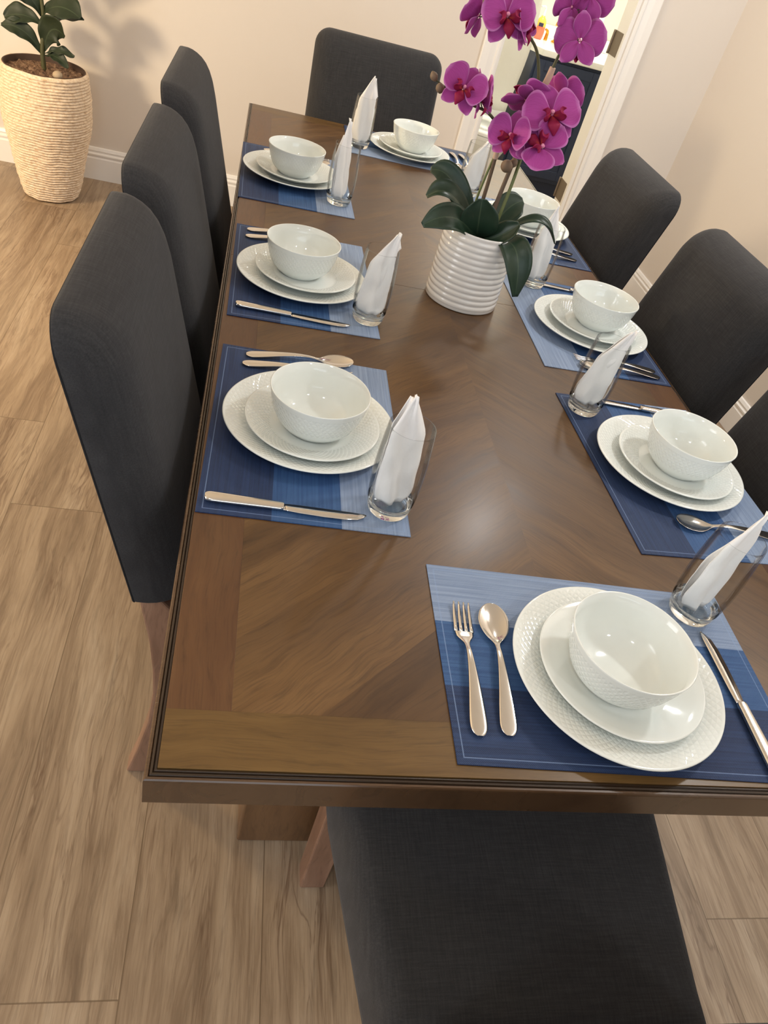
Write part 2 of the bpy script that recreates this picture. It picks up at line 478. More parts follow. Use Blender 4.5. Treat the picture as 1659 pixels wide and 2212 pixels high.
# ------------------------------------------------------------------ the room
YB, XR, XL, ZC = 3.565, 2.155, -3.6, 2.62
DX0, DX1, DH = 1.075, 1.668, 2.06        # door opening in the back wall
b = MB(); b.box(XL - .1, 2.75, -4.2, 5.5, -0.06, 0.0); struct('floor', b.mesh('floor'), M['floor'])
b = MB(); b.box(XL - .1, XR + .1, -4.2, YB + .12, ZC, ZC + .08); struct('ceiling', b.mesh('ceiling'), M['ceil'])
b = MB(); b.box(XL, DX0, YB, YB + .12, 0, ZC); b.box(DX1, XR + .1, YB, YB + .12, 0, ZC); b.box(DX0, DX1, YB, YB + .12, DH, ZC)
struct('wall_back', b.mesh('wall_back'), M['wall'])
b = MB(); b.box(XR, XR + .1, -4.2, YB, 0, ZC); struct('wall_right', b.mesh('wall_right'), M['wall'])
b = MB(); b.box(XL - .1, XL, -4.2, YB + .12, 0, ZC); struct('wall_left', b.mesh('wall_left'), M['wall'])

def baseboard(name, p0, p1, inward):
    """profiled baseboard from p0 to p1 (xy), thickness towards `inward`"""
    prof = [(0.0, 0.0), (0.017, 0.0), (0.017, 0.098), (0.013, 0.104), (0.013, 0.109), (0.017, 0.113), (0.017, 0.119), (0.010, 0.125), (0.010, 0.13), (0.013, 0.134), (0.008, 0.146), (0.0, 0.148)]
    b = MB(); w = Vector(inward)
    rings = [[(p[0] + w.x*d, p[1] + w.y*d, z) for d, z in prof] for p in (p0, p1)]
    b.sweep(rings); struct(name, b.mesh(name), M['trim'])
baseboard('baseboard_back', (XL, YB), (1.0, YB), (0, -1))
baseboard('baseboard_back_right', (1.765, YB), (XR, YB), (0, -1))
baseboard('baseboard_right', (XR, YB), (XR, -4.2), (-1, 0))

# door frame: jambs, stops, moulded casings, hinge leaves
df = empty('door_1', None, None, kind='structure')
b = MB(); b.box(DX0, DX0 + .018, YB - .002, YB + .122, 0, DH); b.box(DX1 - .018, DX1, YB - .002, YB + .122, 0, DH); b.box(DX0 + .018, DX1 - .018, YB - .002, YB + .122, DH - .018, DH)
struct('door_jamb', b.mesh('door_jamb'), M['trim'], df)
b = MB(); b.box(DX0 + .018, DX0 + .03, YB + .02, YB + .055, 0, DH - .018)
bevel(struct('door_stop', b.mesh('door_stop'), M['trim'], df), .003, 2)
cas = [(0.0, 0.0), (0.0, 0.011), (0.008, 0.014), (0.016, 0.014), (0.02, 0.009), (0.026, 0.010), (0.05, 0.017), (0.084, 0.019), (0.088, 0.016), (0.088, 0.0)]
for sx, x0 in ((1, DX1 + .004), (-1, DX0 - .004 + .022)):
    if sx == -1: x0 = DX0 + .014
    b = MB(); b.sweep([[(x0 + sx*u, YB - d, z) for u, d in cas] for z in (0.0, DH + .08)])
    struct('door_casing', b.mesh('door_casing'), M['trim'], df)
b = MB(); b.sweep([[(x, YB - d, DH - .008 + u) for u, d in cas] for x in (DX0 - .07, DX1 + .09)])
struct('door_casing', b.mesh('door_casing'), M['trim'], df)
for zc in (0.395, 1.085, 1.8):
    b = MB(); b.box(DX1 - .0205, DX1 - .0175, YB + .022, YB + .121, zc - .05, zc + .05)
    o = struct('hinge', b.mesh('hinge'), M['bronze'], df); bevel(o, .006, 3)
    k = struct('hinge_pin', tube([(DX1 - .024, YB + .126, zc - .05), (DX1 - .024, YB + .126, zc + .05)], .006, 10, 'hinge_pin'), M['bronze'], o)

# bathroom shell
b = MB(); b.box(0.55, 2.75, 5.38, 5.48, 0, ZC); struct('wall_bathroom_back', b.mesh('wb'), M['bathwall'])
b = MB(); b.box(2.6, 2.7, YB + .12, 5.38, 0, ZC); struct('wall_bathroom_right', b.mesh('wbr'), M['bathwall'])
b = MB(); b.box(0.55, 0.65, YB + .12, 5.38, 0, ZC); struct('wall_bathroom_left', b.mesh('wbl'), M['bathwall'])
b = MB(); b.box(0.55, 2.75, YB + .12, 5.48, ZC, ZC + .08); struct('ceiling_bathroom', b.mesh('cb'), M['ceil'])

# ------------------------------------------------------------------ dining table
tb = empty('dining_table', 'long brown wooden dining table with chevron top laid for a meal', 'table')
W, L = 0.989, 2.474
LIP = 0.012; BW = 0.079
x0, x1, y0, y1 = LIP, W - LIP, LIP, L - LIP
def slab(name, xa, xb, ya, yb, mat, z0=T - .02, z1=T, bv=.0002):
    o = obj(name, box_me(name, xa, xb, ya, yb, z0, z1), mat, tb); bevel(o, bv, 2); return o
g1 = 0.0
slab('leaf_panel', BW + g1, W - BW - g1, BW + g1, 1.22 - .0005, M['chevron'])
slab('leaf_panel', BW + g1, W - BW - g1, 1.22 + .0005, L - BW - g1, M['chevron'])
for xa, xb in ((x0, BW - g1), (W - BW + g1, x1)):
    slab('side_border', xa, xb, BW + g1, 1.22 - .0005, M['sideplank'])
    slab('side_border', xa, xb, 1.22 + .0005, L - BW - g1, M['sideplank'])
slab('end_border', x0, x1, y0, BW - g1, M['endplank'])
slab('end_border', x0, x1, L - BW + g1, y1, M['endplank'])
# moulded edge running round the top: inner groove, bead, outer lip
def ring_profile(name, prof, mat):
    """prof: (inset from outer edge, z) closed loop swept round the rectangle"""
    b = MB(); rings = []
    for sx, sy in ((0, 0), (1, 0), (1, 1), (0, 1), (0, 0)):
        rings.append([((d if sx == 0 else W - d), (d if sy == 0 else L - d), z) for d, z in prof])
    b.sweep(rings, False); o = obj(name, b.mesh(name), mat, tb); return o
ring_profile('edge_bead', [(.0125, T - .004), (.0115, T - .0015), (.0095, T - .0012), (.0085, T - .003), (.0075, T - .0015), (.0055, T - .0018), (.0045, T - .004), (.0045, T - .02), (.0125, T - .02)], M['bead'])
o = ring_profile('edge_apron', [(.0045, T - .004), (.0038, T - .0028), (.0015, T - .0030), (.0003, T - .0045), (0, T - .007), (0, T - .046), (.0015, T - .0478), (.004, T - .048), (.03, T - .048), (.03, T - .03), (.0045, T - .02)], M['apron'])
obj('underframe', box_me('underframe', .03, W - .03, .03, L - .03, T - .045, T - .02), M['pedestal'], tb)
for yc in (0.375, L - 0.375):
    o = obj('pedestal', box_me('pedestal', .15, W - .15, yc - .085, yc + .085, 0.0, T - .045), M['pedestal'], tb); bevel(o, .004, 2)
    bevel(obj('pedestal_cap', box_me('pedestal_cap', .12, W - .12, yc - .1, yc + .1, T - .075, T - .045), M['pedestal'], tb), .004, 2)
obj('stretcher', box_me('stretcher', W/2 - .04, W/2 + .04, .46, L - .46, .12, .26), M['pedestal'], tb)

# ------------------------------------------------------------------ chairs
def rrect(w, h0, h1, rt, rb, n=8):
    """rounded rectangle outline in (x, z); rt / rb = top / bottom corner radii"""
    pts = []
    for cx, cz, r, a0 in ((w/2 - rb, h0 + rb, rb, -PI/2), (w/2 - rt, h1 - rt, rt, 0), (-w/2 + rt, h1 - rt, rt, PI/2), (-w/2 + rb, h0 + rb, rb, PI)):
        for i in range(n + 1):
            a = a0 + PI/2*i/n; pts.append((cx + r*math.cos(a), cz + r*math.sin(a)))
    return pts
def cushion(name, outline, layers, to3d, crown=(0.0, 0.0), foot=False):
    """outline inset per layer -> lofted solid; caps filled with concentric rings that bulge by crown"""
    cx = sum(p[0] for p in outline)/len(outline); cz = sum(p[1] for p in outline)/len(outline)
    xs = [p[0] for p in outline]; zs = [p[1] for p in outline]
    hw, hz = (max(xs) - min(xs))/2, (max(zs) - min(zs))/2
    mx, mz = (max(xs) + min(xs))/2, (max(zs) + min(zs))/2
    zlo, zhi = min(zs), max(zs)
    def inset(p, d, k=1.0):
        if foot and k == 1.0:      # the lower edge stays where it is
            return (mx + (p[0] - mx)*(hw - d)/hw, zlo + (p[1] - zlo)*(zhi - d - zlo)/(zhi - zlo))
        return (mx + (p[0] - mx)*(hw - d)/hw*k, mz + (p[1] - mz)*(hz - d)/hz*k)
    rings = []
    e0, t0 = layers[0]
    for k in (0.12, 0.35, 0.6, 0.8, 0.93):
        rings.append([to3d(*inset(p, e0, k), t0 - crown[0]*(1 - k*k)) for p in outline])
    for e, t in layers: rings.append([to3d(*inset(p, e), t) for p in outline])
    e1, t1 = layers[-1]
    for k in (0.93, 0.8, 0.6, 0.35, 0.12):
        rings.append([to3d(*inset(p, e1, k), t1 + crown[1]*(1 - k*k)) for p in outline])
    b = MB(); b.sweep(rings); return b.mesh(name, True)
BZ0, BZ1 = 0.525, 0.985
def lean(z): return -0.245 - 0.225*(z - 0.48) if z > 0.3 else -0.245 + 0.0
def back3(x, z, t):   # t = 0 rear face .. 1 front face
    th = 0.085 - 0.012*(z - .5)
    return (x, lean(z) + t*th - .0, z)
def make_chair():
    t = empty('dining_chair', '', 'chair', group='charcoal dining chairs round the table')
    out = rrect(0.472, BZ0, BZ1 + .004, 0.052, 0.006)
    lay = [(0.004, 0.0), (0.0006, 0.03), (0.0, 0.09), (0.0, 0.28), (0.002, 0.42), (0.006, 0.56), (0.0125, 0.70), (0.022, 0.82), (0.034, 0.91), (0.048, 0.97), (0.062, 1.0)]
    o = obj('backrest', cushion('backrest', out, lay, back3, (0.0, 0.10), True), M['fabric'], t)
    # rear panel seam (piping) round the back face
    pip = [Vector(back3(p[0]*0.992, BZ0 + (p[1] - BZ0)*0.994, 0.03)) for p in out]
    obj('piping', tube(pip + [pip[0]], 0.0022, 6, 'piping', None, False), M['seam'], o)
    # seat: front edge at +y
    hw = lambda y: 0.213 + (0.2545 - 0.213)*max(0.0, min(1.0, (y + .15)/.3))
    sp = []
    N = 10
    def seat_outline():
        pts = []
        yb, yf, r = -0.165, 0.262, 0.045
        for i in range(N + 1): pts.append((-hw(yb) + 0, yb) if False else (-hw(yb) + (2*hw(yb))*i/N, yb))
        for i in range(1, N): y = yb + (yf - r - yb)*i/N; pts.append((hw(y), y))
        for i in range(9):
            a = PI/2*i/8; pts.append((hw(yf) - r + r*math.cos(a), yf - r + r*math.sin(a)))
        for i in range(1, N): pts.append((hw(yf) - r - 2*(hw(yf) - r)*i/N, yf))
        for i in range(9):
            a = PI/2 + PI/2*i/8; pts.append((-hw(yf) + r + r*math.cos(a), yf - r + r*math.sin(a)))
        for i in range(1, N): y = yf - r + (yb - yf + r)*i/N; pts.append((-hw(y), y))
        return pts
    so = seat_outline()
    slay = [(0.008, 0.365), (0.002, 0.37), (0.0, 0.385), (0.0, 0.445), (0.004, 0.462), (0.012, 0.474), (0.026, 0.480)]
    s = obj('seat', cushion('seat', so, slay, lambda x, y, z: (x, y, z), (0.0, 0.008)), M['fabric'], t)
    # upholstered rear rail joining seat and back
    obj('rear_rail', cushion('rear_rail', rrect(0.462, .37, .535, .004, .004), [(.003, 0), (0, .1), (0, .95), (.003, 1)], lambda x, z, q: (x*.9, -0.186 + .03*q - (0.225*(z-.48) if z > .48 else 0), z)), M['fabric'], t)
    for sx in (-1, 1):
        # splayed rear leg (sabre) and straight tapering front leg
        prof = [(-0.250, .034, .535), (-0.246, .036, .522), (-0.243, .050, .50), (-0.229, .047, .42), (-0.221, .045, .34), (-0.219, .043, .27), (-0.225, .041, .18), (-0.243, .039, .08), (-0.262, .038, .0)]
        b = MB(); cx = sx*0.2075
        rings = []
        for i in range(len(prof)):
            y, d, z = prof[i]; w = .043 - .006*(i/8)
            rings.append([(cx - w/2, y, z), (cx + w/2, y, z), (cx + w/2, y + d, z), (cx - w/2, y + d, z)])
        b.sweep(rings); o = obj('leg', b.mesh('leg'), M['leg'], t)
        sm = o.modifiers.new('b', 'BEVEL'); sm.width = .004; sm.segments = 2; sm.limit_method = 'ANGLE'; sm.angle_limit = .8
        b = MB(); cx = sx*0.212
        rings = [[(cx - w/2, .225 - w/2, z), (cx + w/2, .225 - w/2, z), (cx + w/2, .225 + w/2, z), (cx - w/2, .225 + w/2, z)] for w, z in ((.048, .375), (.046, .0))]
        b.sweep(rings); o = obj('leg', b.mesh('leg'), M['leg'], t)
        sm = o.modifiers.new('b', 'BEVEL'); sm.width = .003; sm.segments = 2
    return t
chair0 = make_chair()
CH = [  # x, y, heading (local +y points to the table), label
    (0.186, 0.653, -PI/2, 'charcoal chair on the left side nearest the viewer, its curved rear leg showing'),
    (0.182, 1.172, -PI/2, 'middle charcoal chair of the three on the left side of the table'),
    (0.175, 1.735, -PI/2, 'charcoal chair on the left side farthest from the viewer, nearest the back wall'),
    (0.818, 0.600, PI/2, 'charcoal chair on the right side nearest the viewer, cut off by the photo edge'),
    (0.822, 1.165, PI/2, 'middle charcoal chair of the three on the right side of the table'),
    (0.805, 1.800, PI/2, 'charcoal chair on the right side farthest away, beside the door casing'),
    (0.440, 2.405, PI, 'charcoal chair at the far end of the table, against the back wall'),
    (0.507, 0.0, 0.0, 'charcoal chair at the near end, only its seat in view before the table'),
]
for i, (x, y, rz, lab) in enumerate(CH):
    if i == 0:
        c = chair0; c.location = (x, y, 0); c.rotation_euler = (0, 0, rz); c['label'] = lab
    else: copy_tree(chair0, (x, y, 0), rz, lab)

# ------------------------------------------------------------------ place settings
WHERE = {
 'L1': 'on the left side nearest the viewer', 'L2': 'in the middle of the left side', 'L3': 'on the left side farthest from the viewer',
 'R1': 'on the right side nearest the viewer', 'R2': 'in the middle of the right side', 'R3': 'on the right side farthest away, behind the orchid',
 'E': 'at the far end of the table', 'N': 'at the near end of the table'}
def placemat_me():
    b = MB(); nx, ny = 12, 18; th = .0016
    b.box(0, .30, 0, .45, 0, th); return b.mesh('placemat')
pm = placemat_me(); pm.materials.append(M['mat'])
# mat: corner (dark edge, first end), rotation
MATS = {'L1': (0.013, 0.3835, -0.017, 1), 'L2': (0.020, 0.944, 0.010, 1), 'L3': (0.009, 1.568, 0.018, 1),
        'N': None, 'E': None,
        'R1': (0.688, 0.396, 0.038, 1), 'R2': (0.974, 1.401, PI + 0.004, 1), 'R3': (0.976, 1.985, PI, 1)}
def put_mat(key, loc, rz):
    o = bpy.data.objects.new('placemat', pm); C.objects.link(o); o.location = (loc[0], loc[1], T + .0003); o.rotation_euler = (0, 0, rz)
    tag(o, 'blue striped woven placemat ' + WHERE[key], 'placemat', 'blue striped placemats')
for k, v in MATS.items():
    if v: put_mat(k, v, v[2])
put_mat('N', (0.7717, 0.0162), PI/2 - 0.023)       # dark stripe at the near table edge
put_mat('E', (0.327, 2.447), -PI/2)                # dark stripe at the far table edge

MT = T + .0022
dinner_prof = [(0, .0035), (.074, .0035), (.076, 0), (.081, 0), (.084, .0035), (.10, .0065), (.125, .0150), (.1365, .0195), (.138, .0208), (.1372, .0222), (.135, .0222),
               (.12, .0172), (.10, .0112), (.088, .0082), (.084, .0070), (.078, .0062), (.04, .0060), (0, .0060)]
salad_prof = [(r*0.778, z) for r, z in dinner_prof]
bowl_prof = [(0, .003), (.036, .003), (.038, 0), (.0425, 0), (.045, .0035), (.055, .011), (.063, .021), (.0695, .036), (.074, .052), (.0772, .068), (.0778, .0705), (.077, .0715), (.0755, .0708),
             (.0725, .055), (.068, .037), (.061, .0225), (.052, .0125), (.04, .0068), (.02, .0052), (0, .005)]
d_me = lathe('dinner_plate', dinner_prof, 128); d_me.materials.append(M['china_d'])
s_me = lathe('salad_plate', salad_prof, 128); s_me.materials.append(M['china_s'])
sp_me = lathe('salad_plate_plain', salad_prof, 128); sp_me.materials.append(M['china'])
b_me = lathe('bowl', bowl_prof, 128); b_me.materials.append(M['china_b'])
SET = {  # dinner, salad, bowl, glass
 'N': ((.549, .152), (.551, .152), (.541, .148), (.7165, .280)),
 'L1': ((.170, .607), (.173, .598), (.176, .596), (.2835, .432)),
 'L2': ((.163, 1.145), (.170, 1.150), (.158, 1.160), (.298, 1.018)),
 'L3': ((.146, 1.795), (.150, 1.793), (.148, 1.790), (.268, 1.663)),
 'E': ((.538, 2.272), (.540, 2.274), (.546, 2.280), (.362, 2.225)),
 'R1': ((.826, .633), (.832, .626), (.840, .628), (.712, .797)),
 'R2': ((.838, 1.151), (.845, 1.158), (.857, 1.170), (.751, 1.366)),
 'R3': ((.828, 1.778), (.832, 1.780), (.838, 1.786), (.690, 1.975)),
}
def inst(name, me, loc, label, cat, group, rz=0.0):
    o = bpy.data.objects.new(name, me); C.objects.link(o); o.location = loc; o.rotation_euler = (0, 0, rz)
    return tag(o, label, cat, group)
for i, (k, (d, s, bw, gl)) in enumerate(SET.items()):
    inst('dinner_plate', d_me, (*d, MT), 'large white dinner plate with embossed rim ' + WHERE[k], 'plate', 'white dinner plates', i*.37)
    inst('salad_plate', sp_me if k == 'N' else s_me, (*s, MT + .0064), ('small plain white plate' if k == 'N' else 'small white plate') + ' under the bowl ' + WHERE[k], 'plate', 'white salad plates', i*.61)
    inst('bowl', b_me, (*bw, MT + .0064 + .0064), 'white bowl stacked on two plates ' + WHERE[k], 'bowl', 'white bowls', i*.23)

# tumblers
glass_prof = [(0, 0, 1), (.024, 0, 1), (.028, .001, 1), (.0305, .004, 1), (.0320, .010, 1), (.0345, .024, 0), (.0365, .045, 0), (.0373, .065, 0), (.0368, .09, 0), (.0352, .12, 0), (.0332, .147, 0), (.0329, .1495, 0), (.0324, .1505, 0),
              (.0318, .1495, 0), (.0320, .146, 0), (.0336, .12, 0), (.0350, .09, 0), (.0355, .065, 0), (.0346, .045, 0), (.0322, .024, 0), (.0285, .0135, 1), (.022, .0115, 1), (0, .011, 1)]
gl_me = lathe('drinking_glass', glass_prof, 72); gl_me.materials.append(M['glass']); gl_me.materials.append(M['glassbase'])

def napkin_me(seed, tip, turn, tall, lo=0.0):
    """paper napkin folded to a point and pushed into a tumbler. tip: xy lean of the point; turn: heading of the wide face"""
    rnd = random.Random(seed)
    b = MB(); nu, nv = 14, 22
    ca, sa = math.cos(turn), math.sin(turn)
    for layer in range(3):
        H = tall - .006*layer - (.03 if layer == 2 else 0)
        z0 = .0155 + .004*layer
        tx = tip[0] + rnd.uniform(-.004, .004); ty = tip[1] + rnd.uniform(-.003, .003)
        yo = (-.004, .004, .0105)[layer]
        vs = []; fs = []
        kx = rnd.uniform(-.35, .35)
        for j in range(nv + 1):
            v = j/nv; z = z0 + (H - z0)*v
            # half width: rounded foot, full middle, straight taper to the point
            w = .0305
            if v < .12: w = .017 + (.0305 - .017)*math.sqrt(v/.12)
            pk = .64
            if v > pk: w = .0305*(1 - (v - pk)/(1 - pk)) + .0012
            cx = tx*max(0, (v - .1)/.9)**1.3; cy = ty*max(0, (v - .1)/.9)**1.3 + yo*(1 - v*.75)
            for i in range(nu + 1):
                u = -1 + 2*i/nu
                x = u*w*(1 - .0*u)
                fold = .0075*abs(u - kx) - .0035 + .0035*math.sin(5*u + 3*v + layer*2)
                y = cy + fold*(1 - .45*v) + .0024*mnoise.noise(Vector((u*2 + seed, v*5, layer*3.1)))
                x += .0022*mnoise.noise(Vector((v*6, u*2, seed + layer*1.7)))
                X, Y = cx + ca*x - sa*y, ca*y + sa*x + cy*0
                # keep the paper inside the glass below its rim
                if z < .152:
                    lim = .0262 if z < .03 else (.0305 if z < .12 else .0292)
                    r = math.hypot(X, Y)
                    if r > lim: X *= lim/r; Y *= lim/r
                vs.append((X, Y, z))
        for j in range(nv):
            for i in range(nu):
                a = j*(nu + 1) + i; fs.append((a, a + 1, a + nu + 2, a + nu + 1))
        b.add(vs, fs)
    return b.mesh('napkin', True)
NAP = {  # tip lean (x, y), turn, height
 'N': ((.018, .006), 0.25, .192), 'L1': ((-.006, .004), 0.35, .196), 'L2': ((.030, .012), 0.2, .183), 'L3': ((.017, .030), 0.9, .205),
 'E': ((.016, .012), 0.1, .208), 'R1': ((.026, -.006), 0.1, .180), 'R2': ((.000, .004), 0.3, .196), 'R3': ((.022, .002), 0.1, .164)}
for i, (k, st) in enumerate(SET.items()):
    gx, gy = st[3]
    gz = MT
    inst('drinking_glass', gl_me, (gx, gy, gz), 'clear tumbler holding a folded napkin ' + WHERE[k], 'glass', 'clear tumblers')
    tp, tu, ht = NAP[k]
    o = obj('napkin', napkin_me(i*7 + 3, tp, tu, ht), M['napkin'], None, (gx, gy, gz))
    sd = o.modifiers.new('thick', 'SOLIDIFY'); sd.thickness = .0009; sd.offset = 0
    tag(o, 'folded white napkin standing in the tumbler ' + WHERE[k], 'napkin', 'white folded napkins')

# ------------------------------------------------------------------ cutlery (along +x, handle end at 0)
def strip(stations, th=.0022, nu=8, dish=None):
    """stations: (x, half width, z). dish(k,u) adds z. Returns a closed solid strip as (verts, faces)"""
    b = MB(); rings = []
    for k, (x, w, z) in enumerate(stations):
        top, bot = [], []
        for i in range(nu + 1):
            u = -1 + 2*i/nu
            dz = dish(k, u) if dish else 0
            e = math.sqrt(max(0, 1 - u*u)) if nu > 2 else 1
            top.append((x, u*w, z + dz + th*(.35 + .65*e)/2)); bot.append((x, u*w, z + dz - th*(.35 + .65*e)/2))
        rings.append(top + bot[::-1])
    b.sweep(rings); return b
def smooth_st(st, n=5):
    out = []
    for i in range(len(st) - 1):
        p0, p1, p2, p3 = st[max(i-1,0)], st[i], st[i+1], st[min(i+2, len(st)-1)]
        for k in range(n):
            t = k/n
            out.append(tuple(0.5*((2*b_) + (c-a)*t + (2*a-5*b_+4*c-d)*t*t + (3*b_-a-3*c+d)*t**3) for a, b_, c, d in zip(p0, p1, p2, p3)))
    out.append(st[-1]); return out
def handle_st(): return [(0, .0035, .0035), (.004, .0075, .0037), (.012, .0102, .0042), (.03, .0098, .0060), (.06, .0074, .0092), (.09, .0050, .0108), (.112, .0036, .0098), (.126, .0034, .0070)]
def fork_me():
    b = MB()
    st = smooth_st(handle_st() + [(.134, .0060, .0048), (.142, .0108, .0030), (.150, .0122, .0024)])
    h = strip(st, .0024); b.add(h.v, h.f)
    for q in range(4):
        yc = -.0104 + q*.00693
        rings = []
        for x, w, z in ((.1495, .0024, .0024), (.160, .0021, .0022), (.175, .0018, .0030), (.190, .0014, .0052), (.196, .0008, .0066)):
            t = .0009
            yy = yc*(1 if x < .18 else .97)
            rings.append([(x, yy - w, z - t), (x, yy + w, z - t), (x, yy + w, z + t), (x, yy - w, z + t)])
        b.sweep(rings)
    return b.mesh('fork', True)
def spoon_me():
    b = MB()
    st = smooth_st(handle_st() + [(.134, .0062, .0056), (.142, .0125, .0052), (.154, .0188, .0056), (.168, .0208, .0062), (.182, .0178, .0070), (.192, .0105, .0078), (.1955, .0035, .0082)])
    n = len(st)
    xs = [s[0] for s in st]
    def dish(k, u):
        x = xs[k]
        if x < .132: return 0
        f = math.sin(PI*min(1, max(0, (x - .130)/.066)))**.7
        return -.0062*f*(1 - u*u)
    h = strip(st, .0018, 12, dish); b.add(h.v, h.f)
    return b.mesh('spoon', True)
def knife_me():
    b = MB()
    st = smooth_st([(0, .0045, .006), (.004, .0085, .006), (.015, .0094, .0062), (.05, .0086, .0062), (.09, .0074, .006), (.104, .0072, .006), (.108, .0060, .006)])
    h = strip(st, .0085, 10); b.add(h.v, h.f)
    bl = []
    for x, ya, yb in ((.107, -.0058, .0058), (.115, -.0066, .0066), (.13, -.0080, .0072), (.165, -.0090, .0075), (.195, -.0084, .0075), (.213, -.0055, .0074), (.222, .0005, .0070), (.226, .0045, .0058)):
        z = .0046
        bl.append([(x, ya, z - .0003), (x, (ya + yb)/2, z - .0009), (x, yb, z - .0011), (x, yb, z + .0011), (x, (ya + yb)/2, z + .0009), (x, ya, z + .0003)])
    b.sweep(bl)
    return b.mesh('knife', False)
f_me, sn_me, k_me = fork_me(), spoon_me(), knife_me()
for me in (f_me, sn_me, k_me): me.materials.append(M['steel'])
k_me.polygons.foreach_set('use_smooth', [True]*len(k_me.polygons))
def lay(kind, me, p, q, label, group):
    a = math.atan2(q[1] - p[1], q[0] - p[0])
    o = inst(kind, me, (p[0], p[1], MT - .0008), label, kind, group, a); return o
CUT = [
 ('fork', 'N', (.3535, .060), (.3645, .262)), ('spoon', 'N', (.3895, .062), (.4065, .25)), ('knife', 'N', (.7215, .016), (.7225, .246)),
 ('spoon', 'L1', (.062, .805), (.25, .828)), ('fork', 'L1', (.057, .774), (.25, .781)), ('knife', 'L1', (.023, .411), (.246, .402)),
 ('spoon', 'L2', (.040, 1.366), (.236, 1.374)), ('fork', 'L2', (.038, 1.326), (.234, 1.338)), ('knife', 'L2', (.034, .985), (.256, .969)),
 ('fork', 'L3', (.062, 1.978), (.250, 1.992)), ('spoon', 'L3', (.062, 1.948), (.255, 1.962)),
 ('spoon', 'E', (.712, 2.400), (.712, 2.205)), ('fork', 'E', (.745, 2.402), (.747, 2.206)),
 ('spoon', 'R1', (.978, .470), (.786, .482)), ('knife', 'R1', (.958, .822), (.735, .835)),
 ('fork', 'R2', (.954, 1.001), (.759, 1.004)), ('spoon', 'R2', (.956, .977), (.762, .972)), ('knife', 'R2', (.965, 1.358), (.742, 1.372)),
 ('fork', 'R3', (.945, 1.630), (.750, 1.612)), ('spoon', 'R3', (.945, 1.588), (.750, 1.572)),
]
for kind, k, p, q in CUT:
    me = dict(fork=f_me, spoon=sn_me, knife=k_me)[kind]
    lay(kind, me, p, q, 'steel ' + kind + ' beside the plates ' + WHERE[k], 'steel ' + ('knives' if kind == 'knife' else kind + 's'))

# ------------------------------------------------------------------ leaves and petals
def blade(name, P, widths, side, cup=0.0, wave=0.0, waves=4, nu=8, sub=5, seed=0, tipround=True):
    """leaf / petal surface along the smoothed points P, widths per point, `side` = width direction. Adds along/across attributes"""
    P = [Vector(p) for p in P]; n = len(P)
    Q = []; Wd = []
    for i in range(n - 1):
        p0, p1, p2, p3 = P[max(i-1,0)], P[i], P[i+1], P[min(i+2,n-1)]
        w0, w1, w2, w3 = widths[max(i-1,0)], widths[i], widths[i+1], widths[min(i+2,n-1)]
        for k in range(sub):
            t = k/sub
            cr = lambda a, b_, c, d: 0.5*((2*b_) + (c-a)*t + (2*a-5*b_+4*c-d)*t*t + (3*b_-a-3*c+d)*t**3)
            Q.append(cr(p0, p1, p2, p3)); Wd.append(max(0.0004, cr(w0, w1, w2, w3)))
    Q.append(P[-1]); Wd.append(max(.0004, widths[-1]))
    side = Vector(side)
    vs, fs, al, ac = [], [], [], []
    m = len(Q)
    for i in range(m):
        d = (Q[min(i+1, m-1)] - Q[max(i-1, 0)]).normalized()
        s = (side - d*side.dot(d)).normalized(); nrm = s.cross(d)
        for j in range(nu + 1):
            u = -1 + 2*j/nu
            wv = wave*math.sin(waves*PI*i/m + (0 if u > 0 else 1.3) + seed)*u*u
            vs.append(Q[i] + s*(u*Wd[i]) + nrm*(cup*Wd[i]*u*u + wv)); al.append(i/(m-1)); ac.append(u)
    for i in range(m - 1):
        for j in range(nu):
            a = i*(nu+1) + j; fs.append((a, a+1, a+nu+2, a+nu+1))
    return vs, fs, al, ac
def blade_mesh(name, blades):
    b = MB(); al, ac = [], []
    for v, f, a, c in blades: b.add(v, f); al += a; ac += c
    me = b.mesh(name, True)
    for nm, d in (('along', al), ('across', ac)):
        t = me.attributes.new(nm, 'FLOAT', 'POINT'); t.data.foreach_set('value', d)
    return me
def thick(o, th):
    s = o.modifiers.new('thick', 'SOLIDIFY'); s.thickness = th; s.offset = 0; return o

# ------------------------------------------------------------------ orchid in the ribbed white pot
OX, OY = 0.535, 1.212
orc = empty('potted_orchid', 'tall magenta orchid in a ribbed white pot at the middle of the table', 'plant', (OX, OY, T + .0004))
prof = [(0, 0), (.0805, 0), (.0835, .002)]
nr = 12
for k in range(nr):
    zz = .006 + k*.0128
    for q in range(6):
        t = q/6
        r0 = .0832 - .0036*((zz + t*.0128)/.165)
        prof.append((r0 + .0022*(math.sin(PI*t)**.8) - .0008, zz + t*.0128))
prof += [(.0792, .160), (.0800, .163), (.0803, .1665), (.0795, .1688), (.0778, .1688), (.0762, .1665), (.0755, .158), (.0755, .145), (.0, .145)]
obj('pot', lathe('pot', prof, 96), M['ceramic'], orc)
so = obj('soil', lathe('soil', [(.0754, .1455), (.06, .1475), (.03, .151), (0, .153)], 48), M['soil'], orc); so['kind'] = 'stuff'
def oleaf(P, widths, side, cup):
    o = obj('leaf', blade_mesh('leaf', [blade('leaf', P, widths, side, cup, .0015, 3, seed=random.random()*5)]), M['orchid_leaf'], orc); thick(o, .0016)
def off(x, y, z): return (x - OX, y - OY, z)
ow = [.012, .022, .0275, .028, .023, .006]
def chain(a, b_, c, n=6):
    a, b_, c = Vector(a), Vector(b_), Vector(c); return [a*(1-t)**2 + b_*2*t*(1-t) + c*t*t for t in [i/(n-1) for i in range(n)]]
def across(P, nrm): return (Vector(P[-1]) - Vector(P[0])).cross(Vector(nrm))
